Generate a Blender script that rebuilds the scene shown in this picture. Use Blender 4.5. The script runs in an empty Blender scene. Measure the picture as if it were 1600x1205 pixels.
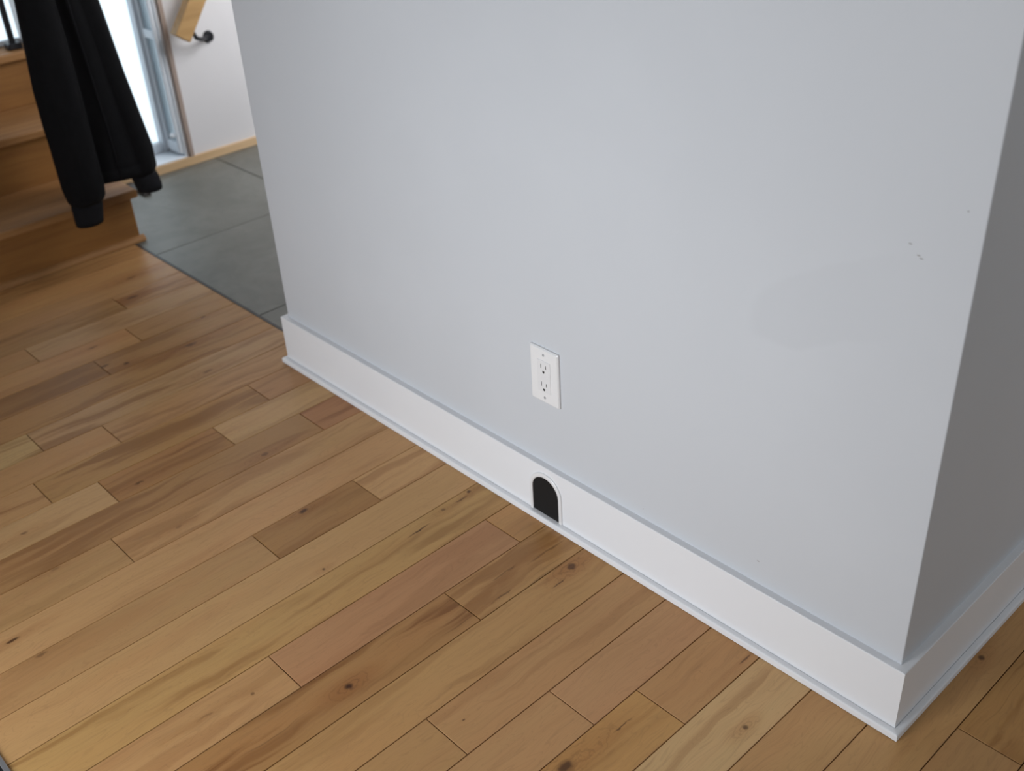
import bpy, bmesh, math, random
from mathutils import Vector, Matrix

# ------------------------------------------------------------------ camera
scene = bpy.context.scene
COL = scene.collection
cam_d = bpy.data.cameras.new('camera')
cam = bpy.data.objects.new('camera', cam_d)
COL.objects.link(cam)
scene.camera = cam
right = Vector((0.685987, 0.725804, -0.051281))
down = Vector((0.356323, -0.396551, -0.846039))
fwd = Vector((-0.634394, 0.562099, -0.530649))
M = Matrix((right, -down, -fwd)).transposed().to_4x4()
M.translation = Vector((0.5103, -1.1496, 1.3798))
cam.matrix_world = M
cam_d.sensor_fit = 'HORIZONTAL'
cam_d.sensor_width = 36.0
cam_d.lens = 1702.2 / 1600.0 * 36.0
cam_d.clip_start = 0.05
cam_d.dof.use_dof = True
cam_d.dof.focus_distance = 1.84
cam_d.dof.aperture_fstop = 4.0

# ------------------------------------------------------------------ sky, lights, exposure
world = bpy.data.worlds.new('overcast_sky')
scene.world = world
world.use_nodes = True
bg = world.node_tree.nodes['Background']
bg.inputs['Color'].default_value = (0.82, 0.93, 1.0, 1)
bg.inputs['Strength'].default_value = 1.35

def area_light(name, loc, target, sx, sy, power, color):
    d = bpy.data.lights.new(name, 'AREA')
    d.shape = 'RECTANGLE'; d.size = sx; d.size_y = sy
    d.energy = power; d.color = color
    o = bpy.data.objects.new(name, d); COL.objects.link(o)
    o.location = loc
    o.rotation_euler = (Vector(target) - Vector(loc)).to_track_quat('-Z', 'Y').to_euler()
    return o
# daylight through the glazed door in the wall behind the camera
area_light('daylight_garden_door', (-0.66, -2.12, 0.70), (-0.66, 0, 0.48), 0.8, 0.9, 18.6, (0.895, 0.945, 1.0)).data.spread = math.radians(125)
# daylight through the glazed entrance door at the end of the tiled hall
area_light('daylight_entrance_door', (-2.45, 2.1, 1.25), (-2.75, 0.4, 0.6), 0.8, 1.6, 14, (0.97, 0.97, 1.0))
# added fill light with no opening behind it, brightens the white entry wall
area_light('hall_fill_light', (-1.70, 1.25, 1.3), (-3.14, 1.05, 0.75), 0.9, 1.3, 17, (0.985, 0.985, 1.0)).data.spread = math.radians(115)
# added unseen fill light for the return wall and the right floor
area_light('side_fill_light', (2.88, 1.2, 1.4), (0.0, 0.4, 0.4), 1.4, 1.2, 27, (0.85, 0.93, 1.0))

vs = scene.view_settings
scene.display_settings.display_device = 'sRGB'
vs.view_transform = 'Standard'
vs.look = 'None'
vs.gamma = 1.0
vs.use_curve_mapping = False
vs.exposure = 0.0
scene.cycles.max_bounces = 8
scene.cycles.use_denoising = True

# ------------------------------------------------------------------ helpers
def link_mesh(name, bm, mat, parent=None, smooth=False):
    me = bpy.data.meshes.new(name)
    bmesh.ops.recalc_face_normals(bm, faces=bm.faces)
    bm.to_mesh(me); bm.free()
    if smooth:
        for p in me.polygons: p.use_smooth = True
    me.materials.append(mat)
    o = bpy.data.objects.new(name, me)
    COL.objects.link(o)
    if parent: o.parent = parent
    return o

def empty(name, loc=(0, 0, 0)):
    o = bpy.data.objects.new(name, None)
    o.empty_display_size = 0.05
    COL.objects.link(o); o.location = loc
    return o

def tag(o, label, cat, group=None):
    o['label'] = label; o['category'] = cat
    if group: o['group'] = group
    return o

def struct(o):
    o['kind'] = 'structure'
    return o

def box(bm, x0, x1, y0, y1, z0, z1, bev=0.0, seg=1):
    vs_ = [bm.verts.new((x, y, z)) for x in (x0, x1) for y in (y0, y1) for z in (z0, z1)]
    f = []
    for idx in ((0, 1, 3, 2), (4, 6, 7, 5), (0, 4, 5, 1), (2, 3, 7, 6), (0, 2, 6, 4), (1, 5, 7, 3)):
        f.append(bm.faces.new([vs_[i] for i in idx]))
    bmesh.ops.recalc_face_normals(bm, faces=f)
    if bev > 0:
        es = list({e for q in f for e in q.edges})
        bmesh.ops.bevel(bm, geom=es, offset=bev, segments=seg, profile=0.5, affect='EDGES')

def box_obj(name, dims, mat, parent=None, bev=0.0, seg=1):
    bm = bmesh.new(); box(bm, *dims, bev, seg)
    return link_mesh(name, bm, mat, parent)

def prism_xz(bm, pts, y0, y1):
    a = [bm.verts.new((p[0], y0, p[1])) for p in pts]
    b = [bm.verts.new((p[0], y1, p[1])) for p in pts]
    n = len(pts)
    bm.faces.new(a); bm.faces.new(list(reversed(b)))
    for i in range(n):
        bm.faces.new((a[i], a[(i + 1) % n], b[(i + 1) % n], b[i]))

def cyl(bm, p0, p1, r0, r1=None, n=16):
    r1 = r0 if r1 is None else r1
    p0 = Vector(p0); p1 = Vector(p1)
    d = (p1 - p0)
    q = d.normalized().to_track_quat('Z', 'Y')
    ra, rb = [], []
    for i in range(n):
        a = 2 * math.pi * i / n
        v = q @ Vector((math.cos(a), math.sin(a), 0))
        ra.append(bm.verts.new(p0 + v * r0)); rb.append(bm.verts.new(p1 + v * r1))
    bm.faces.new(list(reversed(ra))); bm.faces.new(rb)
    for i in range(n):
        bm.faces.new((ra[i], ra[(i + 1) % n], rb[(i + 1) % n], rb[i]))

def tube(bm, pts, r, n=10):
    pts = [Vector(p) for p in pts]
    rings = []
    for i, p in enumerate(pts):
        d = (pts[min(i + 1, len(pts) - 1)] - pts[max(i - 1, 0)]).normalized()
        q = d.to_track_quat('Z', 'Y')
        rr = r[i] if isinstance(r, (list, tuple)) else r
        rings.append([bm.verts.new(p + q @ Vector((math.cos(2 * math.pi * k / n) * rr, math.sin(2 * math.pi * k / n) * rr, 0))) for k in range(n)])
    for a, b in zip(rings, rings[1:]):
        for k in range(n):
            bm.faces.new((a[k], a[(k + 1) % n], b[(k + 1) % n], b[k]))
    bm.faces.new(list(reversed(rings[0]))); bm.faces.new(rings[-1])

def loft(bm, rings, cap=True):
    vr = [[bm.verts.new(p) for p in r] for r in rings]
    n = len(vr[0])
    for a, b in zip(vr, vr[1:]):
        for k in range(n):
            bm.faces.new((a[k], a[(k + 1) % n], b[(k + 1) % n], b[k]))
    if cap:
        bm.faces.new(list(reversed(vr[0]))); bm.faces.new(vr[-1])

# ------------------------------------------------------------------ materials
def new_mat(name):
    m = bpy.data.materials.new(name); m.use_nodes = True
    nt = m.node_tree
    return m, nt, nt.nodes['Principled BSDF']

class G:
    """small node-graph helper"""
    def __init__(s, nt): s.nt = nt
    def n(s, t, **kw):
        o = s.nt.nodes.new(t)
        for k, v in kw.items(): setattr(o, k, v)
        return o
    def put(s, sock, v):
        if isinstance(v, bpy.types.NodeSocket): s.nt.links.new(v, sock)
        elif v is not None: sock.default_value = v
    def math(s, op, a, b=None, c=None, clamp=False):
        o = s.n('ShaderNodeMath', operation=op, use_clamp=clamp)
        s.put(o.inputs[0], a)
        if b is not None: s.put(o.inputs[1], b)
        if c is not None: s.put(o.inputs[2], c)
        return o.outputs[0]
    def vmath(s, op, a, b=None):
        o = s.n('ShaderNodeVectorMath', operation=op)
        s.put(o.inputs[0], a)
        if b is not None: s.put(o.inputs[1], b)
        return o.outputs['Value'] if op in ('LENGTH', 'DISTANCE', 'DOT_PRODUCT') else o.outputs[0]
    def noise(s, vec, scale, detail=3, rough=0.55, dist=0.0):
        o = s.n('ShaderNodeTexNoise')
        s.put(o.inputs['Vector'], vec); o.inputs['Scale'].default_value = scale
        o.inputs['Detail'].default_value = detail; o.inputs['Roughness'].default_value = rough
        o.inputs['Distortion'].default_value = dist
        return o.outputs['Fac']
    def rng(s, v, a, b, c=0.0, d=1.0, smooth=True):
        o = s.n('ShaderNodeMapRange'); o.interpolation_type = 'SMOOTHSTEP' if smooth else 'LINEAR'
        s.put(o.inputs[0], v); s.put(o.inputs[1], a); s.put(o.inputs[2], b)
        o.inputs[3].default_value = c; o.inputs[4].default_value = d
        return o.outputs[0]
    def mix(s, f, a, b, blend='MIX'):
        o = s.n('ShaderNodeMix', data_type='RGBA', blend_type=blend)
        s.put(o.inputs[0], f); s.put(o.inputs[6], a); s.put(o.inputs[7], b)
        return o.outputs[2]
    def sep(s, v):
        o = s.n('ShaderNodeSeparateXYZ'); s.put(o.inputs[0], v); return o.outputs
    def comb(s, x, y, z):
        o = s.n('ShaderNodeCombineXYZ')
        for i, v in enumerate((x, y, z)): s.put(o.inputs[i], v)
        return o.outputs[0]
    def bump(s, h, strength, dist):
        o = s.n('ShaderNodeBump'); o.inputs['Strength'].default_value = strength
        o.inputs['Distance'].default_value = dist; s.put(o.inputs['Height'], h)
        return o.outputs[0]

def simple_mat(name, col, rough=0.5, metal=0.0, var=0.06, scale=20, bump=0.0, spec=0.5):
    m, nt, b = new_mat(name); g = G(nt)
    tc = g.n('ShaderNodeTexCoord').outputs['Object']
    nz = g.noise(tc, scale, 3)
    c2 = tuple(min(1, c * (1 - var)) for c in col[:3]) + (1,)
    c1 = tuple(min(1, c * (1 + var)) for c in col[:3]) + (1,)
    g.put(b.inputs['Base Color'], g.mix(nz, c2, c1))
    b.inputs['Roughness'].default_value = rough
    b.inputs['Metallic'].default_value = metal
    b.inputs['Specular IOR Level'].default_value = spec
    if bump > 0:
        g.put(b.inputs['Normal'], g.bump(g.noise(tc, scale * 12, 2), bump, 0.001))
    return m

WOODS = {}
def plank_material():
    """maple flooring: tone comes from the object colour, marks (knots, bark lines) from object properties"""
    m, nt, b = new_mat('maple_plank'); g = G(nt)
    tc = g.n('ShaderNodeTexCoord').outputs['Object']
    oi = g.n('ShaderNodeObjectInfo')
    def attr(nm):
        a = g.n('ShaderNodeAttribute', attribute_type='OBJECT', attribute_name=nm); return a
    seed = attr('seed').outputs['Fac']
    streak = attr('streak').outputs['Fac']
    off = g.comb(g.math('MULTIPLY', seed, 3.7), g.math('MULTIPLY', seed, 9.1), seed)
    p = g.sep(tc)
    # warp grain around marks
    warp = g.noise(g.vmath('ADD', tc, off), 7.0, 2)
    xw = g.math('ADD', p[0], g.math('MULTIPLY', g.math('SUBTRACT', warp, 0.5), 0.03))
    base = oi.outputs['Color']
    fine = g.noise(g.vmath('ADD', g.comb(g.math('MULTIPLY', xw, 160), g.math('MULTIPLY', p[1], 7), 0.0), off), 1.0, 4, 0.6, 0.4)
    broad = g.noise(g.vmath('ADD', g.comb(g.math('MULTIPLY', xw, 26), g.math('MULTIPLY', p[1], 2.2), 3.0), off), 1.0, 3, 0.55, 0.9)
    cath = g.noise(g.vmath('ADD', g.comb(g.math('MULTIPLY', xw, 40), g.math('MULTIPLY', p[1], 5.0), 8.0), off), 1.0, 1, 0.4, 1.6)
    hue = g.noise(g.vmath('ADD', g.comb(g.math('MULTIPLY', p[0], 14), g.math('MULTIPLY', p[1], 1.6), 5.0), off), 1.0, 2)
    col = base
    # rosy / olive drift
    col = g.mix(g.rng(hue, 0.4, 0.72, 0, 0.30), col, g.mix(1.0, base, (1.04, 0.87, 0.84, 1), 'MULTIPLY'))
    col = g.mix(g.rng(hue, 0.55, 0.28, 0, 0.14), col, g.mix(1.0, base, (0.96, 0.99, 0.80, 1), 'MULTIPLY'))
    # heartwood streaks
    hs = g.math('MULTIPLY', g.rng(broad, 0.46, 0.66), streak)
    col = g.mix(hs, col, g.mix(1.0, base, (0.55, 0.43, 0.33, 1), 'MULTIPLY'))
    # growth ring lines
    ring = g.math('SINE', g.math('MULTIPLY', cath, 60.0))
    col = g.mix(g.math('MULTIPLY', g.rng(ring, 0.75, 1.0), 0.13), col, (0.20, 0.10, 0.045, 1))
    col = g.mix(g.rng(fine, 0.45, 0.8, 0, 0.22), col, (0.22, 0.11, 0.05, 1))
    # fine mineral lines
    line = g.noise(g.vmath('ADD', g.comb(g.math('MULTIPLY', xw, 120), g.math('MULTIPLY', p[1], 3.0), 11.0), off), 1.0, 1, 0.5, 0.6)
    lm = g.math('MULTIPLY', g.rng(line, 0.70, 0.80), g.rng(streak, 0.45, 0.9))
    col = g.mix(g.math('MULTIPLY', lm, 0.6), col, (0.085, 0.04, 0.016, 1))
    # marks
    wob = g.noise(g.vmath('ADD', tc, off), 55.0, 3)
    for nm in ('mark_a', 'mark_b', 'mark_c', 'mark_d'):
        a = attr(nm).outputs['Vector']           # x, y, size
        sh = attr(nm + '_shape').outputs['Vector']   # width ratio, darkness, halo
        q = g.sep(a); t = g.sep(sh)
        size = g.math('MAXIMUM', q[2], 0.0001)
        dx = g.math('DIVIDE', g.math('SUBTRACT', g.math('ADD', p[0], g.math('MULTIPLY', g.math('SUBTRACT', wob, 0.5), 0.008)), q[0]), g.math('MULTIPLY', size, g.math('MAXIMUM', t[0], 0.01)))
        dy = g.math('DIVIDE', g.math('SUBTRACT', p[1], q[1]), size)
        d = g.math('SQRT', g.math('ADD', g.math('MULTIPLY', dx, dx), g.math('MULTIPLY', dy, dy)))
        dh = g.math('SQRT', g.math('ADD', g.math('MULTIPLY', dx, dx), g.math('MULTIPLY', g.math('MULTIPLY', dy, dy), 0.16)))
        halo = g.math('MULTIPLY', g.rng(dh, 4.2, 0.6), g.math('MULTIPLY', t[2], 0.7))
        col = g.mix(halo, col, g.mix(1.0, base, (0.66, 0.44, 0.30, 1), 'MULTIPLY'))
        rg = g.math('MULTIPLY', g.math('MULTIPLY', g.rng(g.math('SINE', g.math('MULTIPLY', g.math('ADD', dh, g.math('MULTIPLY', wob, 2.5)), 6.5)), 0.3, 1.0), g.rng(dh, 3.2, 1.0)), g.math('MULTIPLY', t[2], 0.38))
        col = g.mix(rg, col, (0.10, 0.045, 0.018, 1))
        core = g.math('MULTIPLY', g.rng(g.math('ADD', d, g.math('MULTIPLY', g.math('SUBTRACT', wob, 0.5), 1.4)), 1.15, 0.35), t[1])
        col = g.mix(core, col, (0.060, 0.020, 0.006, 1))
    g.put(b.inputs['Base Color'], col)
    g.put(b.inputs['Roughness'], g.rng(fine, 0.2, 0.8, 0.33, 0.45))
    b.inputs['Specular IOR Level'].default_value = 0.32
    g.put(b.inputs['Normal'], g.bump(fine, 0.05, 0.0006))
    return m

def wood_mat(name, col, dark, axis='y', rough=0.42, contrast=1.0):
    m, nt, b = new_mat(name); g = G(nt)
    tc = g.n('ShaderNodeTexCoord').outputs['Object']
    oi = g.n('ShaderNodeObjectInfo')
    p = g.sep(tc)
    r = g.math('MULTIPLY', oi.outputs['Random'], 20)
    k = {'x': (4, 45, 45), 'y': (45, 3, 45), 'z': (45, 45, 3)}[axis]
    v = g.comb(*[g.math('ADD', g.math('MULTIPLY', p[i], k[i]), r) for i in range(3)])
    n1 = g.noise(v, 1.0, 4, 0.55, 0.7)
    n2 = g.noise(v, 0.35, 2, 0.5, 0.5)
    col_ = g.mix(g.rng(n1, 0.35, 0.75, 0, contrast), col + (1,), dark + (1,))
    col_ = g.mix(g.rng(n2, 0.5, 0.75, 0, 0.5 * contrast), col_, tuple(c * 0.75 for c in dark) + (1,))
    g.put(b.inputs['Base Color'], col_)
    b.inputs['Roughness'].default_value = rough
    return m

def wall_material(name, col, patch=False, specks=()):
    m, nt, b = new_mat(name); g = G(nt)
    tc = g.n('ShaderNodeTexCoord').outputs['Object']
    big = g.noise(tc, 1.6, 2); mott = g.noise(tc, 9.0, 2)
    c = g.mix(g.rng(big, 0.3, 0.7), tuple(v * 0.975 for v in col) + (1,), tuple(v * 1.02 for v in col) + (1,))
    c = g.mix(g.rng(mott, 0.35, 0.65, 0, 0.25), c, tuple(v * 0.97 for v in col) + (1,))
    p = g.sep(tc)
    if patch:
        # soft-edged area of slightly darker tone
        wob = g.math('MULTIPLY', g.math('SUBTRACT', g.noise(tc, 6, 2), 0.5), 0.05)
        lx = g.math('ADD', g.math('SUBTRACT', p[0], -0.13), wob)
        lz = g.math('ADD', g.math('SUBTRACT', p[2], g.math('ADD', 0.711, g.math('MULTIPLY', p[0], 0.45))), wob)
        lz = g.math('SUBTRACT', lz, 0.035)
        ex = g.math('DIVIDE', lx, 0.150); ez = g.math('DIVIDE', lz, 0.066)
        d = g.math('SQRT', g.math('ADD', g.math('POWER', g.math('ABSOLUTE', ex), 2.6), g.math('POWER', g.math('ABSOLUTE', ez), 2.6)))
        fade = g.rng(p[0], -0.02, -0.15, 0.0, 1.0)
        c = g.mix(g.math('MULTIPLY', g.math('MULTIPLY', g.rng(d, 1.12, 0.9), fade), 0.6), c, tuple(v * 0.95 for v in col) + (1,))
    for (sx, sz, sr, asp) in specks:
        dx = g.math('DIVIDE', g.math('SUBTRACT', p[0], sx), sr * asp)
        dz = g.math('DIVIDE', g.math('SUBTRACT', p[2], sz), sr)
        d = g.math('SQRT', g.math('ADD', g.math('MULTIPLY', dx, dx), g.math('MULTIPLY', dz, dz)))
        c = g.mix(g.rng(d, 1.1, 0.5, 0, 0.75), c, (0.16, 0.14, 0.12, 1))
    g.put(b.inputs['Base Color'], c)
    b.inputs['Roughness'].default_value = 0.5
    b.inputs['Specular IOR Level'].default_value = 0.35
    g.put(b.inputs['Normal'], g.bump(g.noise(tc, 260, 2), 0.06, 0.0006))
    return m

WALLC = (0.600, 0.622, 0.652)
M_plank = plank_material()
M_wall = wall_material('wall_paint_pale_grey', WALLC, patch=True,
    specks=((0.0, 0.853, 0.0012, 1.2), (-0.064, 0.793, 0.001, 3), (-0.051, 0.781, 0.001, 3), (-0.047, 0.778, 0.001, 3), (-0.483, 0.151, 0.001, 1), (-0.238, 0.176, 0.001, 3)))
M_wall2 = wall_material('wall_paint_plain', WALLC)
M_room = wall_material('room_wall_taupe', (0.34, 0.335, 0.33))
M_white_wall = wall_material('entry_wall_white', (0.72, 0.71, 0.72))
M_trim = wall_material('trim_white_semi_gloss', (0.81, 0.82, 0.84), specks=())
M_trim.node_tree.nodes['Principled BSDF'].inputs['Roughness'].default_value = 0.38
M_ceiling = simple_mat('ceiling_white', (0.80, 0.80, 0.80), 0.8)
M_sub = simple_mat('joint_dark_brown', (0.035, 0.016, 0.005), 0.95, spec=0.1)
M_plastic = simple_mat('outlet_white_plastic', (0.80, 0.80, 0.80), 0.32, var=0.01)
M_plastic2 = simple_mat('outlet_face_plastic', (0.76, 0.76, 0.765), 0.35, var=0.01)
M_slot = simple_mat('socket_dark', (0.03, 0.03, 0.03), 0.7)
M_slot_grey = simple_mat('socket_slot_grey', (0.12, 0.12, 0.12), 0.6)
M_screw = simple_mat('screw_painted', (0.50, 0.50, 0.51), 0.4)
M_black = simple_mat('hole_black_matte', (0.0125, 0.012, 0.0115), 0.8, var=0.12, scale=60, spec=0.2)
M_slate = None
M_cloth = simple_mat('black_fleece', (0.0065, 0.0065, 0.0075), 0.92, var=0.25, scale=40, bump=0.25, spec=0.15)
M_cuff = simple_mat('black_rib_knit', (0.011, 0.011, 0.013), 0.92, var=0.3, scale=70, bump=0.3, spec=0.15)
M_iron = simple_mat('black_iron', (0.012, 0.012, 0.016), 0.45, metal=0.2)
M_steel = simple_mat('brushed_steel', (0.36, 0.36, 0.37), 0.42, metal=0.7, var=0.08, scale=60)
M_greyvent = simple_mat('grey_metal_face', (0.19, 0.19, 0.205), 0.5, metal=0.2, var=0.08, scale=80)
M_darkgap = simple_mat('dark_gap', (0.012, 0.013, 0.014), 0.8)
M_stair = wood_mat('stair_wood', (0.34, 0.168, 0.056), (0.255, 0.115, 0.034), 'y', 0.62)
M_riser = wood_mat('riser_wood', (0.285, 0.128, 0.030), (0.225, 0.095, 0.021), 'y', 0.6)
M_tan = wood_mat('pale_maple_trim', (0.68, 0.48, 0.28), (0.60, 0.40, 0.21), 'y')
M_rail = wood_mat('handrail_maple', (0.52, 0.32, 0.135), (0.44, 0.26, 0.10), 'y')
M_casing = wood_mat('casing_brown', (0.40, 0.32, 0.27), (0.31, 0.235, 0.20), 'z')
M_frame = simple_mat('window_frame_white', (0.74, 0.80, 0.86), 0.4, var=0.02)
M_strip = simple_mat('threshold_strip_dark', (0.055, 0.052, 0.05), 0.45, metal=0.3)

def slate_material():
    m, nt, b = new_mat('grey_slate_tile'); g = G(nt)
    tc = g.n('ShaderNodeTexCoord').outputs['Object']
    oi = g.n('ShaderNodeObjectInfo')
    v = g.vmath('ADD', tc, g.comb(g.math('MULTIPLY', oi.outputs['Random'], 9), 0.0, 0.0))
    n1 = g.noise(v, 5, 5, 0.6, 0.8); n2 = g.noise(v, 28, 4, 0.6, 0.3)
    c = g.mix(g.rng(n1, 0.3, 0.7), (0.136, 0.136, 0.117, 1), (0.182, 0.182, 0.160, 1))
    c = g.mix(g.rng(n2, 0.45, 0.75, 0, 0.25), c, (0.09, 0.095, 0.085, 1))
    g.put(b.inputs['Base Color'], c)
    b.inputs['Roughness'].default_value = 0.42
    g.put(b.inputs['Normal'], g.bump(n2, 0.12, 0.002))
    return m
M_slate = slate_material()
M_grout = simple_mat('grout_dark', (0.055, 0.052, 0.047), 0.9)

def glass_material():
    m, nt, b = new_mat('window_glass')
    b.inputs['Base Color'].default_value = (0.93, 0.97, 1, 1)
    b.inputs['Roughness'].default_value = 0.0
    b.inputs['Transmission Weight'].default_value = 1.0
    b.inputs['IOR'].default_value = 1.01
    return m
M_glass = glass_material()
def tinted_glass_material():
    m, nt, b = new_mat('grey_blue_pane'); g = G(nt)
    tc = g.n('ShaderNodeTexCoord').outputs['Object']
    c = g.mix(g.noise(tc, 6, 2), (0.36, 0.46, 0.52, 1), (0.44, 0.53, 0.58, 1))
    g.put(b.inputs['Base Color'], c)
    b.inputs['Roughness'].default_value = 0.15
    return m
M_pane = tinted_glass_material()

# ------------------------------------------------------------------ dimensions
S = 0.1016            # board width
XW, YW = 0.0247, 0.0249     # wall planes (front wall faces -y, return wall faces +x); shoe face is at y=0
XL = -1.628           # left end of the front wall
YB = 0.0112           # baseboard face
HB = 0.1300
TILE_Y = 0.090
XE = -3.14            # entry wall
XS = 3.0; YN = 3.0; YS = -2.2; HC = 2.5

# ------------------------------------------------------------------ floor: sub floor + every board
sub = struct(box_obj('floor', (-2.66, XS, YS, YN, -0.06, -0.0105), M_sub))

joints = {3: [-1.929], 4: [-2.918], 5: [-4.682], 7: [-2.606], 8: [-0.69, -5.705], 11: [-4.164, -1.723], 14: [-1.04],
          16: [-1.196, -6.496], 13: [-6.168], 15: [-2.73, -5.498], 17: [-4.453], 18: [-5.822], 22: [-4.22], 20: [-3.256],
          21: [-1.90], 23: [-1.31], -1: [0.887]}
# tone of single boards: (row, y in metres) -> colour, streakiness
T0 = (0.520, 0.318, 0.165)
tones = [
    (7, -0.64, (0.43, 0.245, 0.110), 0.95), (8, -0.30, (0.500, 0.285, 0.165), 0.25), (8, -0.02, (0.53, 0.31, 0.145), 0.2),
    (7, -0.11, (0.51, 0.31, 0.150), 0.7), (6, -0.47, (0.525, 0.325, 0.158), 0.35), (5, -0.18, (0.52, 0.315, 0.165), 0.35),
    (5, -0.54, (0.50, 0.305, 0.155), 0.2), (4, -0.11, (0.545, 0.325, 0.185), 0.15), (4, -0.38, (0.54, 0.335, 0.180), 0.1),
    (3, -0.10, (0.54, 0.325, 0.165), 0.25), (3, -0.27, (0.57, 0.350, 0.150), 0.4), (2, -0.11, (0.66, 0.47, 0.275), 0.42),
    (1, -0.09, (0.565, 0.355, 0.182), 0.2), (0, -0.05, (0.56, 0.352, 0.178), 0.2), (9, -0.15, (0.53, 0.345, 0.160), 0.6),
    (10, -0.38, (0.56, 0.36, 0.190), 0.1), (11, -0.31, (0.42, 0.245, 0.110), 0.5), (11, -0.57, (0.50, 0.315, 0.165), 0.2),
    (11, -0.09, (0.60, 0.385, 0.21), 0.5), (12, -0.2, (0.575, 0.363, 0.198), 0.25), (13, -0.3, (0.545, 0.345, 0.185), 0.5),
    (14, -0.03, (0.46, 0.245, 0.135), 0.65), (14, -0.22, (0.43, 0.255, 0.125), 0.6), (15, -0.17, (0.58, 0.39, 0.215), 0.45),
    (15, -0.36, (0.42, 0.235, 0.105), 0.75), (16, -0.06, (0.46, 0.265, 0.135), 0.5), (15, -0.64, (0.56, 0.38, 0.215), 0.3),
    (18, -0.64, (0.54, 0.39, 0.210), 0.8), (20, -0.57, (0.35, 0.20, 0.090), 0.5), (-1, 0.19, (0.47, 0.275, 0.120), 0.7),
    (-1, -0.1, (0.50, 0.31, 0.16), 0.3), (0, 0.19, (0.56, 0.352, 0.178), 0.2), (13, -0.75, (0.51, 0.325, 0.17), 0.25),
    (18, -0.2, (0.50, 0.33, 0.19), 0.75), (17, -0.23, (0.49, 0.31, 0.165), 0.6), (16, -0.4, (0.45, 0.275, 0.125), 0.75),
    (20, -0.1, (0.44, 0.27, 0.135), 0.6), (21, -0.1, (0.44, 0.27, 0.13), 0.5), (22, -0.1, (0.50, 0.33, 0.19), 0.5),
    (19, -0.2, (0.44, 0.265, 0.125), 0.7), (23, -0.3, (0.42, 0.26, 0.13), 0.5),
]
# knots and bark lines: x, y, size, width ratio, darkness, halo
marks = [
    (-0.654, -0.523, 0.009, 0.9, 1.0, 0.75), (-1.107, -0.306, 0.013, 0.5, 0.9, 0.5), (-0.591, -0.052, 0.010, 1.0, 0.75, 0.75),
    (-0.905, -0.032, 0.006, 1.0, 0.85, 0.35), (-0.898, -0.108, 0.006, 1.0, 0.6, 0.3), (-0.884, -0.175, 0.034, 0.07, 0.9, 0.1), (-0.897, -0.062, 0.028, 0.07, 0.7, 0.1),
    (-0.281, -0.385, 0.022, 0.5, 0.85, 0.6), (-0.132, -0.136, 0.006, 0.9, 0.7, 0.5), (-0.878, -0.903, 0.008, 0.6, 0.9, 0.15),
    (-0.896, -0.798, 0.006, 0.6, 0.5, 0.1), (-1.183, -0.882, 0.016, 0.3, 0.9, 0.2), (-1.110, -0.86, 0.014, 0.35, 0.5, 0.3),
    (-0.928, -0.382, 0.004, 1.0, 0.8, 0.3), (-1.955, -0.277, 0.009, 0.8, 0.75, 0.4), (-1.914, -0.12, 0.028, 0.3, 0.65, 0.45),
    (-2.029, -0.013, 0.009, 0.8, 0.75, 0.5), (-1.341, -0.25, 0.012, 0.5, 0.5, 0.5), (-1.452, -0.498, 0.013, 0.45, 0.7, 0.4),
    (-1.252, -0.511, 0.010, 0.5, 0.3, 0.3), (-1.47, -0.745, 0.010, 0.5, 0.6, 0.3), (0.059, 0.251, 0.007, 0.9, 0.8, 0.4),
    (-0.759, -0.645, 0.004, 1.0, 0.55, 0.2), (-0.773, -0.727, 0.016, 0.2, 0.35, 0.2), (-0.462, -0.435, 0.004, 0.5, 0.8, 0.1),
    (-0.272, -0.268, 0.025, 0.06, 0.8, 0.15), (-0.218, -0.019, 0.02, 0.1, 0.7, 0.3), (-0.628, -0.195, 0.028, 0.08, 0.6, 0.2),
    (-1.316, -0.745, 0.012, 0.4, 0.35, 0.3), (-1.985, -0.319, 0.018, 0.35, 0.7, 0.3), (-2.293, -0.093, 0.018, 0.5, 0.65, 0.5),
    (-2.415, -0.031, 0.018, 0.5, 0.55, 0.5), (-1.758, -0.153, 0.016, 0.45, 0.5, 0.5), (-0.575, -0.10, 0.022, 0.10, 0.7, 0.15),
    (-0.655, -0.06, 0.05, 0.06, 0.45, 0.25), (-0.67, -0.15, 0.04, 0.06, 0.4, 0.2), (-2.10, -0.30, 0.02, 0.3, 0.45, 0.4),
]
rnd = random.Random(11)
GAP = 0.0009
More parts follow.
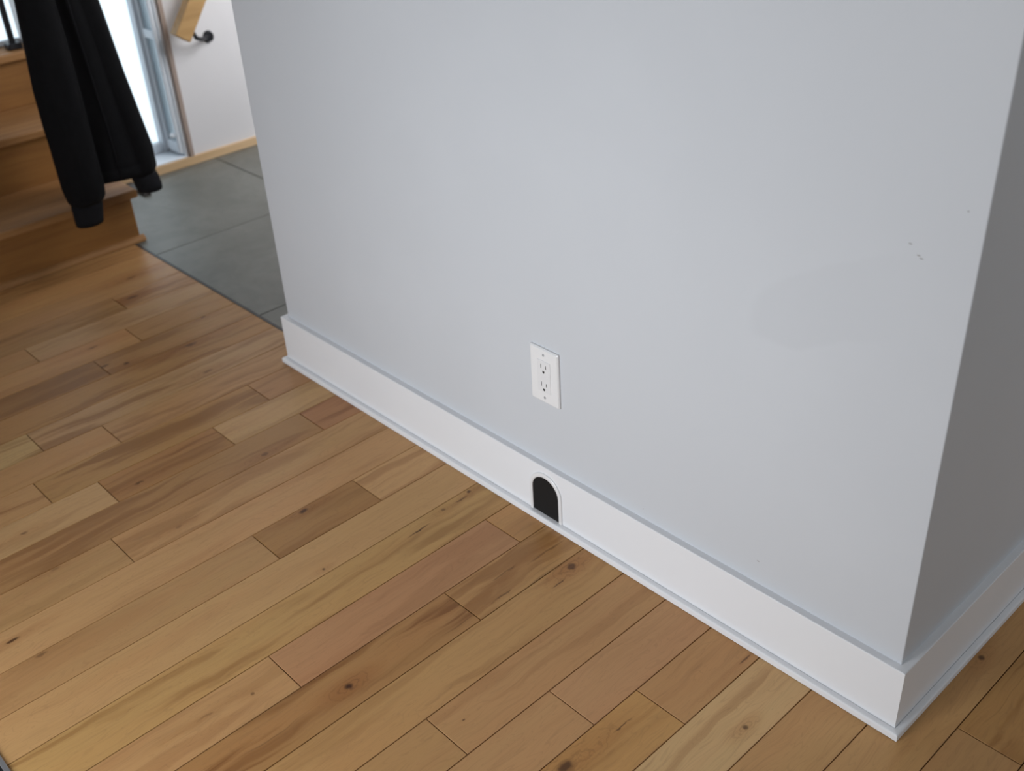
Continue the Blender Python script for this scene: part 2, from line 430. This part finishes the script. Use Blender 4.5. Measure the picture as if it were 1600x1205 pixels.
def add_board(x0, x1, y0, y1, row):
    """board lying between x0..x1, y0..y1 with its own origin"""
    bm = bmesh.new()
    w, l = (x1 - x0) - 2 * GAP, (y1 - y0) - 2 * GAP
    e = 0.0005
    lo = [bm.verts.new(p) for p in ((0, 0, -0.012), (w, 0, -0.012), (w, l, -0.012), (0, l, -0.012))]
    mi = [bm.verts.new(p) for p in ((0, 0, -e), (w, 0, -e), (w, l, -e), (0, l, -e))]
    up = [bm.verts.new(p) for p in ((e, e, 0), (w - e, e, 0), (w - e, l - e, 0), (e, l - e, 0))]
    bm.faces.new(list(reversed(lo))); bm.faces.new(up)
    for a, b_ in ((lo, mi), (mi, up)):
        for i in range(4):
            bm.faces.new((a[i], a[(i + 1) % 4], b_[(i + 1) % 4], b_[i]))
    o = link_mesh('floor_board', bm, M_plank, sub)
    o.location = (x0 + GAP, y0 + GAP, 0)
    v = rnd.uniform(0.90, 1.06); r = rnd.uniform(-0.03, 0.03)
    col = (T0[0] * v, T0[1] * v * (1 - r * 0.4), T0[2] * v * (1 - r * 1.5)); st = rnd.choice((0.15, 0.3, 0.5, 0.7))
    for (tr, ty, tcol, tst) in tones:
        if tr == row and y0 <= ty <= y1:
            col = tcol; st = tst
    o.color = (col[0] * 0.97, col[1] * 0.87, col[2] * 0.675, 1)
    o['seed'] = rnd.uniform(0, 40); o['streak'] = st
    mine = [k for k in marks if x0 <= k[0] < x1 and y0 <= k[1] < y1][:4]
    for nm, k in zip(('mark_a', 'mark_b', 'mark_c', 'mark_d'), mine + [None] * 4):
        if k:
            o[nm] = [k[0] - x0 - GAP, k[1] - y0 - GAP, k[2]]; o[nm + '_shape'] = [k[3], k[4], k[5]]
        else:
            o[nm] = [5.0, 5.0, 0.001]; o[nm + '_shape'] = [1.0, 0.0, 0.0]

def lay(row, ylo, yhi):
    x1 = -(row - 1) * S; x0 = -row * S
    x0 = max(x0, -2.645)
    js = sorted(j * S for j in joints.get(row, []))
    js = [j for j in js if ylo < j < yhi]
    # carry the pattern on beyond the joints that can be seen
    if js:
        y = js[0] - rnd.uniform(0.75, 1.2)
    else:
        y = rnd.uniform(-1.6, -1.05)
    while y > ylo + 0.3:
        js.append(y); y -= rnd.uniform(0.6, 1.2)
    top = max(js) if js else 0
    if row <= 0:
        y = max(top, 0.45) + rnd.uniform(0.5, 0.9)
        while y < yhi - 0.2:
            js.append(y); y += rnd.uniform(0.6, 1.2)
    ed = [ylo] + sorted(js) + [yhi]
    for a, b_ in zip(ed, ed[1:]):
        if b_ - a > 0.01: add_board(x0, x1, a, b_, row)
YFAR = -2.0
for row in range(-11, 27):
    if row <= 0: hi = 1.8 if row > -3 else 1.2
    elif row <= 15: hi = YB + 0.004
    else: hi = TILE_Y
    lo = YFAR if row > -9 else -1.2
    lay(row, lo, hi)
# farther boards (behind the camera) are one plain surface
far_bm = bmesh.new(); box(far_bm, -2.64, XS, YS, YFAR, -0.012, 0)
far = link_mesh('far_boards', far_bm, wood_mat('far_boards_wood', (0.52, 0.318, 0.165), (0.44, 0.26, 0.12), 'y'), sub)
far['kind'] = 'stuff'
far2_bm = bmesh.new(); box(far2_bm, 11 * S + 0.11, XS, YFAR, YN, -0.012, 0)
box(far2_bm, XW, 11 * S + 0.11, 1.8, YN, -0.012, 0)
far2 = link_mesh('far_boards', far2_bm, far.data.materials[0], sub)
far2['kind'] = 'stuff'

# ------------------------------------------------------------------ tiled entry floor
tile_floor = struct(box_obj('floor_entry', (-3.45, XL + 0.02, TILE_Y, 2.2, -0.06, -0.004), M_grout))
TX = [-3.094, -2.506, -1.918, -1.600]
TXE = [-3.45, -3.094, -2.506, -1.918, -1.61]
TYE = [TILE_Y + 0.006, 0.668, 1.25, 1.83, 2.2]
for i in range(4):
    for j in range(4):
        bm = bmesh.new()
        g_ = 0.0022
        box(bm, TXE[i] + g_, TXE[i + 1] - g_, TYE[j] + g_, TYE[j + 1] - g_, -0.012, -0.001, 0.0008)
        link_mesh('tile', bm, M_slate, tile_floor)
struct(box_obj('trim_4', (-2.64, XL - 0.004, TILE_Y - 0.001, TILE_Y + 0.007, -0.02, 0.0012), M_strip))

# ------------------------------------------------------------------ walls
def wall_slab(name, dims, mat, bev=0.0015):
    return struct(box_obj(name, dims, mat, None, bev, 2))
def footprint(name, pts, mat):
    bm = bmesh.new()
    lo = [bm.verts.new((p[0], p[1], 0)) for p in pts]; hi = [bm.verts.new((p[0], p[1], HC)) for p in pts]
    bm.faces.new(list(reversed(lo))); bm.faces.new(hi)
    for i in range(len(pts)):
        k = (i + 1) % len(pts); bm.faces.new((lo[i], lo[k], hi[k], hi[i]))
    return struct(link_mesh(name, bm, mat))
c_ = 0.0012
# the two faces meet in a mitre inside the corner so that no joint shows
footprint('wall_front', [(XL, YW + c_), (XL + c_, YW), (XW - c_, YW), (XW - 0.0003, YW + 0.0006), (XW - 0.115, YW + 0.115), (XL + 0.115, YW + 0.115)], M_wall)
footprint('wall_return', [(XW - 0.0003, YW + 0.0006), (XW, YW + c_), (XW, 1.9), (XW - 0.115, 1.9), (XW - 0.115, YW + 0.115)], M_wall2)
footprint('wall_end', [(XL, YW + c_), (XL + 0.115, YW + 0.115), (XL + 0.115, 1.9), (XL, 1.9)], M_wall2)

def moulding(name, profile, mat):
    """profile: list of (depth out of the wall, height); swept along the three faces with mitred corners"""
    out = []
    def seg(nm, a, b_):
        bm = bmesh.new()
        va = [bm.verts.new(a(d, h)) for d, h in profile]
        vb = [bm.verts.new(b_(d, h)) for d, h in profile]
        n = len(profile)
        bm.faces.new(va); bm.faces.new(list(reversed(vb)))
        for i in range(n):
            bm.faces.new((va[i], va[(i + 1) % n], vb[(i + 1) % n], vb[i]))
        out.append(struct(link_mesh(nm, bm, mat)))
    seg(name[0], lambda d, h: (XL - d, YW - d, h), lambda d, h: (XW + d, YW - d, h))
    seg(name[1], lambda d, h: (XW + d, YW - d, h), lambda d, h: (XW + d, 1.9, h))
    seg(name[2], lambda d, h: (XL - d, YW - d, h), lambda d, h: (XL - d, 1.9, h))
    return out
D = YW - YB
moulding(('baseboard_front', 'baseboard_right', 'baseboard_left'),
         [(0, 0.001), (D, 0.001), (D, HB - 0.0015), (D - 0.0004, HB - 0.0005), (D - 0.0015, HB), (0, HB)], M_trim)
sh = [(D, 0.0008), (YW, 0.0008), (YW, 0.0100), (YW - 0.0005, 0.0117), (YW - 0.0018, 0.0130), (YW - 0.004, 0.0136), (D + 0.0012, 0.0140), (D + 0.0008, 0.0128), (D, 0.0126)]
moulding(('trim_1', 'trim_2', 'trim_3'), sh, M_trim)

# room shell: entry side, and the room behind the camera
def pieces(name, plist, mat):
    bm = bmesh.new()
    for d in plist: box(bm, *d)
    return struct(link_mesh(name, bm, mat))
WA0, WA1, WAZ0, WAZ1 = 0.20, 0.565, 0.03, 2.1      # tall window beside the stairs
pieces('wall_entry', [(XE - 0.14, XE, 0.14, WA0, 0, HC), (XE - 0.14, XE, WA1, 2.3, 0, HC),
                      (XE - 0.14, XE, WA0, WA1, WAZ1, HC), (XE - 0.14, XE, WA0, WA1, 0, WAZ0)], M_white_wall)
XB = -3.285
pieces('wall_stair', [(XE - 0.14, -3.2005, -1.4, -0.12, 0, HC), (XE - 0.14, -3.2005, -0.12, 0.1395, 0, 0.489),
                      (XE - 0.14, -3.2005, -0.12, 0.1395, 1.2, HC)], M_white_wall)
struct(box_obj('wall_left', (XE - 0.14, -2.62, -1.52, -1.401, 0, HC), M_room))
struct(box_obj('wall_left_room', (-2.72, -2.62, YS, -1.521, 0, HC), M_room))
struct(box_obj('wall_back', (-2.72, XS, YS - 0.1, YS, 0, HC), M_room))
struct(box_obj('wall_right', (XS, XS + 0.1, YS, YN, 0, HC), M_room))
struct(box_obj('wall_far', (XW, XS, YN, YN + 0.1, 0, HC), M_wall2))
struct(box_obj('wall_entry_end', (XE, XL, 2.2, 2.3, 0, HC), M_white_wall))
struct(box_obj('ceiling', (XB - 0.2, XS + 0.1, YS - 0.1, YN + 0.1, HC, HC + 0.1), M_ceiling))
struct(box_obj('baseboard_entry', (XE + 0.0005, XE + 0.012, 0.14, 2.2, -0.001, 0.030), M_tan, None, 0.0015))

# ------------------------------------------------------------------ tall window with its open sash, brown casing edge
w1 = struct(empty('window_1', (XE, 0.38, 0.03)))
def part(name, dims, mat, parent, bev=0.0, seg=1):
    ox, oy, oz = parent.matrix_basis.translation
    x0, x1, y0, y1, z0, z1 = dims
    return box_obj(name, (x0 - ox, x1 - ox, y0 - oy, y1 - oy, z0 - oz, z1 - oz), mat, parent, bev, seg)
def part_abs(name, bm, mat, parent, smooth=False):
    t = parent.matrix_basis.translation
    bmesh.ops.translate(bm, verts=bm.verts, vec=-t)
    return link_mesh(name, bm, mat, parent, smooth)
part('sill', (XE - 0.139, XE + 0.004, WA0, WA1, 0.0302, 0.036), M_frame, w1, 0.001)
part('frame_post', (XE - 0.139, XE - 0.10, WA0, WA0 + 0.03, 0.036, WAZ1), M_frame, w1, 0.002)
part('frame_post', (XE - 0.139, XE - 0.10, WA1 - 0.035, WA1, 0.036, WAZ1), M_frame, w1, 0.002)
part('bottom_rail', (XE - 0.135, XE - 0.105, WA0 + 0.03, WA1 - 0.035, 0.036, 0.07), M_frame, w1, 0.002)
part('glass', (XE - 0.122, XE - 0.119, WA0 + 0.03, WA1 - 0.035, 0.07, WAZ1), M_glass, w1)
YJ = WA1 - 0.0005
part('jamb_lining', (XE - 0.099, XE, YJ - 0.006, YJ, 0.036, WAZ1), M_frame, w1, 0.001)
sash = part('sash_stile', (XE - 0.098, XE - 0.084, YJ - 0.022, YJ - 0.006, 0.045, 2.05), M_frame, w1, 0.003)
part('sash_stile', (XE - 0.016, XE - 0.004, YJ - 0.022, YJ - 0.006, 0.045, 2.05), M_frame, w1, 0.003)
for z0, z1 in ((0.045, 0.085), (0.455, 0.485), (1.2, 1.23), (2.01, 2.05)):
    part('sash_rail', (XE - 0.084, XE - 0.016, YJ - 0.022, YJ - 0.006, z0, z1), M_frame, w1, 0.002)
for z0, z1 in ((0.085, 0.455), (0.485, 1.2), (1.23, 2.01)):
    part('sash_pane', (XE - 0.084, XE - 0.016, YJ - 0.012, YJ - 0.008, z0, z1), M_pane, w1)
bm = bmesh.new(); bmesh.ops.create_uvsphere(bm, u_segments=12, v_segments=8, radius=0.011)
bmesh.ops.translate(bm, verts=bm.verts, vec=(XE - 0.018, YJ - 0.030, 0.115))
part_abs('knob', bm, M_frame, w1, True)

struct(box_obj('trim_5', (XE - 0.001, XE + 0.012, WA1 + 0.008, WA1 + 0.024, 0.03, 2.1), M_casing, None, 0.001))

# ------------------------------------------------------------------ window behind the stairs
w2 = struct(empty('window_2', (XB, 0.0, 0.517)))
part('sill', (XB, -3.2, -0.119, 0.139, 0.490, 0.516), M_stair, w2, 0.001)
part('bottom_rail', (XB + 0.001, XB + 0.018, -0.119, 0.138, 0.5165, 0.533), M_frame, w2, 0.002)
part('side_post', (XB + 0.001, XB + 0.021, -0.119, -0.095, 0.533, 1.199), M_frame, w2, 0.002)
part('glass', (XB + 0.009, XB + 0.012, -0.095, 0.138, 0.533, 1.199), M_glass, w2)

# ------------------------------------------------------------------ stairs
stairs = tag(empty('staircase', (-2.62, -0.6, 0)), 'brown wooden staircase beside the grey tiles with overhanging treads', 'stairs')
R = 0.172; RUN = 0.265; YR = 0.118
for i in range(3):
    xn = -2.622 - RUN * i
    z = R * (i + 1)
    xb = xn - RUN - 0.0445 if i < 2 else -3.1998
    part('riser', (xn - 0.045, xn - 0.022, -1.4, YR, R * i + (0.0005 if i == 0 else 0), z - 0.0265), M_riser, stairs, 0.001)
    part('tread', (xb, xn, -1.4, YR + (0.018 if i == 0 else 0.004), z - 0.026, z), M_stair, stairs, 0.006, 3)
    part('stringer', (xb, xn - 0.0455, YR - 0.022, YR - 0.001, 0.0005, z - 0.0265), M_riser, stairs, 0.001)
bm = bmesh.new()
prism = [(0, 0), (0.016, 0), (0.0155, 0.006), (0.013, 0.011), (0.008, 0.015), (0, 0.018)]
a = [bm.verts.new((-2.644 + p[0], -1.4, 0.0012 + p[1])) for p in prism]
b2 = [bm.verts.new((-2.644 + p[0], YR + 0.012, 0.0012 + p[1])) for p in prism]
bm.faces.new(a); bm.faces.new(list(reversed(b2)))
for i in range(6): bm.faces.new((a[i], a[(i + 1) % 6], b2[(i + 1) % 6], b2[i]))
part_abs('shoe_moulding', bm, M_stair, stairs)

# baluster standing on the top tread, and its neighbour at the picture edge
def baluster(x, y, label):
    z = R * 3
    t = tag(empty('baluster', (x, y, z)), label, 'baluster', 'black iron balusters on the stairs')
    bm = bmesh.new(); box(bm, -0.022, 0.022, -0.022, 0.022, 0, 0.02, 0.003); link_mesh('base_shoe', bm, M_iron, t)
    bm = bmesh.new(); cyl(bm, (0, 0, 0.02), (0, 0, 0.16), 0.010, 0.010, 14); cyl(bm, (0, 0, 0.16), (0, 0, 0.18), 0.010, 0.006, 14)
    link_mesh('collar', bm, M_iron, t)
    bm = bmesh.new(); cyl(bm, (0, 0, 0.18), (0, 0, 0.95), 0.006, 0.006, 12); link_mesh('rod', bm, M_iron, t)
    return t
baluster(-3.212, 0.092, 'black iron baluster on the top stair tread, left of the black jacket')

# newel post on the first tread, behind the hanging jacket
nw = tag(empty('newel_post', (-2.74, 0.022, R + 0.0005)), 'slim wooden newel post on the first tread behind the black jacket', 'post')
bm = bmesh.new(); box(bm, -0.024, 0.024, -0.024, 0.024, 0.0, 1.02, 0.003); link_mesh('shaft', bm, M_stair, nw)
bm = bmesh.new(); box(bm, -0.038, 0.038, -0.038, 0.038, 1.02, 1.045, 0.006, 2); link_mesh('cap', bm, M_stair, nw)
bm = bmesh.new(); tube(bm, [(0.026, 0, 0.955), (0.05, 0, 0.95), (0.065, 0, 0.965), (0.068, 0, 0.985)], 0.004, 8); link_mesh('coat_hook', bm, M_iron, nw, True)

# ------------------------------------------------------------------ black jacket
jk = tag(empty('jacket', (-2.60, 0.03, 1.15)), 'black fleece jacket hanging with loose sleeves in front of the stairs', 'jacket')
NJ = 48
def ring(cx, cy, z, wy, wx, folds=0.0, ph=0.0, tilt=0.0, nf=5):
    pts = []
    for k in range(NJ):
        a = 2 * math.pi * k / NJ
        f = 1 + folds * math.cos(nf * a + ph) + 0.5 * folds * math.cos((nf + 3) * a - 2 * ph)
        y = math.cos(a) * wy * f; x = math.sin(a) * wx * f
        pts.append((cx + x, cy + y, z + tilt * y))
    return pts
# body
rows = [(0.258, 0.070, 0.098, 0.050), (0.272, 0.070, 0.101, 0.056), (0.30, 0.068, 0.100, 0.056), (0.40, 0.062, 0.097, 0.055), (0.51, 0.055, 0.092, 0.054), (0.63, 0.046, 0.087, 0.052),
        (0.75, 0.036, 0.084, 0.050), (0.90, 0.026, 0.085, 0.050), (1.00, 0.020, 0.086, 0.048), (1.08, 0.012, 0.075, 0.042), (1.13, 0.006, 0.045, 0.034), (1.15, 0.003, 0.018, 0.02)]
bm = bmesh.new()
loft(bm, [ring(-2.585 - 0.012 * (z - 0.25), cy, z, wy, wx, 0.05, 0.9 + z * 1.2, -0.05, 4) for z, cy, wy, wx in rows])
part_abs('body', bm, M_cloth, jk, True)
bm = bmesh.new()
loft(bm, [ring(-2.585, 0.070, z, wy, wx, 0.045, 1.2, -0.05, 4) for z, wy, wx in ((0.247, 0.092, 0.046), (0.244, 0.0985, 0.053), (0.253, 0.1015, 0.057), (0.276, 0.1025, 0.058), (0.282, 0.099, 0.054))])
part_abs('hem_band', bm, M_cloth, jk, True)
def sleeve(pts, cuff_pts, zmul=1.0):
    bm = bmesh.new()
    loft(bm, [ring(x, y, z, wy, wx, 0.05, i * 0.7, 0.0, 3) for i, (x, y, z, wy, wx) in enumerate(pts)])
    s = part_abs('sleeve', bm, M_cloth, jk, True)
    bm = bmesh.new()
    rr = []
    for (x, y, z, wy, wx) in cuff_pts:
        rr.append([(x + math.sin(2 * math.pi * k / NJ) * wx * (1 + 0.02 * (k % 2)), y + math.cos(2 * math.pi * k / NJ) * wy * (1 + 0.02 * (k % 2)), z) for k in range(NJ)])
    loft(bm, rr)
    t = jk.matrix_basis.translation
    bmesh.ops.translate(bm, verts=bm.verts, vec=-t)
    link_mesh('cuff', bm, M_cuff, s, True)
LZ = 0.034
sleeve([(x, y, z + LZ if z < 0.9 else z, a, b) for x, y, z, a, b in [(-2.535, -0.055, 0.178, 0.046, 0.036), (-2.532, -0.054, 0.192, 0.053, 0.044), (-2.53, -0.053, 0.23, 0.059, 0.048), (-2.53, -0.053, 0.32, 0.061, 0.049), (-2.53, -0.053, 0.42, 0.062, 0.049),
        (-2.532, -0.053, 0.52, 0.060, 0.049), (-2.535, -0.051, 0.63, 0.055, 0.048), (-2.54, -0.048, 0.78, 0.048, 0.045), (-2.55, -0.042, 0.93, 0.042, 0.042), (-2.57, -0.035, 1.05, 0.032, 0.034), (-2.58, -0.025, 1.09, 0.015, 0.02)]],
       [(x, y, z + LZ, a, b) for x, y, z, a, b in [(-2.535, -0.063, 0.118, 0.032, 0.026), (-2.535, -0.063, 0.116, 0.039, 0.032), (-2.535, -0.062, 0.13, 0.041, 0.034), (-2.535, -0.058, 0.165, 0.044, 0.036), (-2.535, -0.056, 0.182, 0.045, 0.035)]])
sleeve([(x + 0.045, y - 0.014, z + 0.016 if z < 0.9 else z, a, b) for x, y, z, a, b in [(-2.62, 0.160, 0.215, 0.036, 0.036), (-2.62, 0.162, 0.235, 0.044, 0.044), (-2.62, 0.160, 0.30, 0.048, 0.048), (-2.622, 0.148, 0.40, 0.047, 0.048), (-2.625, 0.133, 0.52, 0.046, 0.048),
        (-2.628, 0.118, 0.66, 0.045, 0.046), (-2.63, 0.102, 0.80, 0.043, 0.044), (-2.625, 0.085, 0.95, 0.039, 0.040), (-2.615, 0.066, 1.06, 0.028, 0.03), (-2.61, 0.055, 1.09, 0.012, 0.015)]],
       [(x + 0.045, y - 0.014, z + 0.016, a, b) for x, y, z, a, b in [(-2.61, 0.168, 0.168, 0.028, 0.028), (-2.61, 0.168, 0.166, 0.036, 0.036), (-2.612, 0.167, 0.18, 0.0385, 0.038), (-2.616, 0.164, 0.205, 0.039, 0.038), (-2.62, 0.161, 0.22, 0.038, 0.037)]])
bm = bmesh.new(); tube(bm, [(-2.612, -0.012, 1.12), (-2.635, -0.008, 1.155), (-2.652, 0.0, 1.162), (-2.635, 0.008, 1.155), (-2.612, 0.012, 1.12)], 0.003, 8)
part_abs('hanging_loop', bm, M_cuff, jk, True)
bm = bmesh.new()
tube(bm, [(-2.5285, 0.062, 0.25), (-2.530, 0.058, 0.40), (-2.533, 0.048, 0.60), (-2.536, 0.034, 0.85), (-2.545, 0.022, 1.05)], 0.003, 6)
part_abs('zip', bm, M_cuff, jk, True)

# ------------------------------------------------------------------ wall handrail
hr = tag(empty('handrail', (XE, 0.64, 0.46)), 'short end of a pale wooden handrail on a black bracket, white wall', 'handrail')
d = Vector((0.0, 0.076, 0.105)).normalized()
p0 = Vector((XE + 0.085, 0.592, 0.466))
bm = bmesh.new(); box(bm, -0.022, 0.022, -0.030, 0.030, 0, 1.05, 0.004, 2)
q = Matrix((Vector((1, 0, 0)), d.cross(Vector((1, 0, 0))), d)).transposed()
bmesh.ops.transform(bm, matrix=Matrix.Translation(p0) @ q.to_4x4(), verts=bm.verts)
part_abs('rail', bm, M_rail, hr)
bk = None
bm = bmesh.new()
pb = p0 + d * 0.05
tube(bm, [(XE + 0.085, 0.642, 0.478), (XE + 0.078, 0.655, 0.452), (XE + 0.05, 0.690, 0.436), (XE + 0.008, 0.738, 0.430)], 0.007, 10)
bk = part_abs('bracket', bm, M_iron, hr, True)
bm = bmesh.new(); cyl(bm, (XE + 0.0005, 0.740, 0.428), (XE + 0.012, 0.740, 0.428), 0.021, 0.017, 20)
t_ = hr.matrix_basis.translation
bmesh.ops.translate(bm, verts=bm.verts, vec=-t_); link_mesh('wall_plate', bm, M_iron, bk)

# ------------------------------------------------------------------ dark strip lying on the tiles by the entry wall
tag(box_obj('threshold_strip', (-3.125, -2.98, 0.305, 0.330, -0.001, 0.010), M_strip, None, 0.002),
    'dark grey strip lying on the tiles behind the right jacket sleeve', 'strip')

# ------------------------------------------------------------------ wall outlet
OX, OZ = -0.7186, 0.3335
ot = tag(empty('wall_outlet', (OX, YW, OZ)), 'white double wall socket with rectangular cover plate above the baseboard', 'outlet')
pw, ph = 0.0361, 0.0578
bm = bmesh.new()
prof = [(0.0, 0.0), (0.0036, 0.0), (0.0058, 0.0022), (0.0062, 0.0034)]
rings_ = []
for (dep, ins) in prof:
    w_, h_ = pw - ins, ph - ins
    c_ = 0.0015
    rings_.append([(sx * (w_ - (c_ if k == 0 else 0)), -dep, sz * (h_ - (0 if k == 0 else c_))) for sx, sz, order in ((1, 1, (0, 1)), (1, -1, (1, 0)), (-1, -1, (0, 1)), (-1, 1, (1, 0))) for k in order])
loft(bm, rings_)
link_mesh('cover_plate', bm, M_plastic, ot)
bm = bmesh.new(); box(bm, -0.0168, 0.0168, -0.0072, -0.002, -0.0335, 0.0335, 0.0008, 2)
ins = link_mesh('receptacle', bm, M_plastic2, ot)
for zc in (0.0185, -0.0195):
    for sx, hh in ((-0.0062, 0.0042), (0.0062, 0.0035)):
        bm = bmesh.new(); box(bm, sx - 0.0008, sx + 0.0008, -0.00745, -0.006, zc - hh + 0.003, zc + hh + 0.003); link_mesh('slot', bm, M_slot_grey, ins)
    bm = bmesh.new()
    prism_xz(bm, [(0.0026 * math.cos(math.pi * k / 8), zc - 0.0085 - 0.0026 * math.sin(math.pi * k / 8)) for k in range(9)] + [(-0.0026, zc - 0.0062), (0.0026, zc - 0.0062)], -0.00748, -0.006)
    link_mesh('ground_hole', bm, M_slot, ins)
for zc in (0.0455, -0.0455):
    bm = bmesh.new(); cyl(bm, (0, -0.0060, zc), (0, -0.0068, zc), 0.0030, 0.0027, 16)
    s_ = link_mesh('screw', bm, M_screw, ot)
    bm = bmesh.new(); box(bm, -0.0004, 0.0004, -0.00695, -0.0064, zc - 0.0024, zc + 0.0024); link_mesh('screw_slot', bm, M_slot, s_)

# ------------------------------------------------------------------ mouse hole
MX = -0.7190
mh = tag(empty('mouse_hole', (MX, YB, 0.0148)), 'small white arched mouse hole frame with black opening on the baseboard', 'mouse hole')
def arch(w, h, n=20):
    pts = [(w, 0.0)]
    for k in range(n + 1):
        a_ = math.pi * k / n
        pts.append((w * math.cos(a_), h - w * 1.0 + w * math.sin(a_)))
    pts.append((-w, 0.0))
    return pts
HH = 0.101
wi, wo = 0.0355, 0.0435
bm = bmesh.new()
inn = arch(wi, HH - 0.0095); outr = arch(wo, HH); outm = arch(wo - 0.0015, HH - 0.0015); inm = arch(wi + 0.0025, HH - 0.007)
def ringv(pts, y): return [bm.verts.new((p[0], y, p[1])) for p in pts]
A = ringv(outr, 0.0); B = ringv(outr, -0.0022); C_ = ringv(outm, -0.0034); Dm = ringv(inm, -0.0040); E_ = ringv(inn, -0.0026); F_ = ringv(inn, 0.0)
for p_, q_ in ((A, B), (B, C_), (C_, Dm), (Dm, E_), (E_, F_), (F_, A)):
    for i in range(len(p_) - 1):
        bm.faces.new((p_[i], p_[i + 1], q_[i + 1], q_[i]))
for i in (0, -1):
    bm.faces.new((A[i], B[i], C_[i], Dm[i], E_[i], F_[i]))
link_mesh('arch_frame', bm, M_plastic, mh)
bm = bmesh.new(); prism_xz(bm, arch(wi + 0.0005, HH - 0.009), -0.0008, -0.0001)
link_mesh('opening', bm, M_black, mh)

# ------------------------------------------------------------------ metal floor vent in the front left corner
fv = tag(empty('floor_vent', (-1.05, -1.075, 0)), 'grey metal floor vent edge in the bottom left corner', 'vent')
part('rim', (-1.25, -0.80, -1.0075, -0.9995, 0.0003, 0.003), M_steel, fv, 0.0008)
part('rim', (-1.25, -0.80, -1.15, -1.142, 0.0003, 0.003), M_steel, fv, 0.0008)
part('slot', (-1.25, -0.80, -1.142, -1.0076, 0.0002, 0.0008), M_darkgap, fv)
part('face', (-1.245, -0.805, -1.137, -1.0125, 0.0009, 0.0026), M_greyvent, fv, 0.0006)
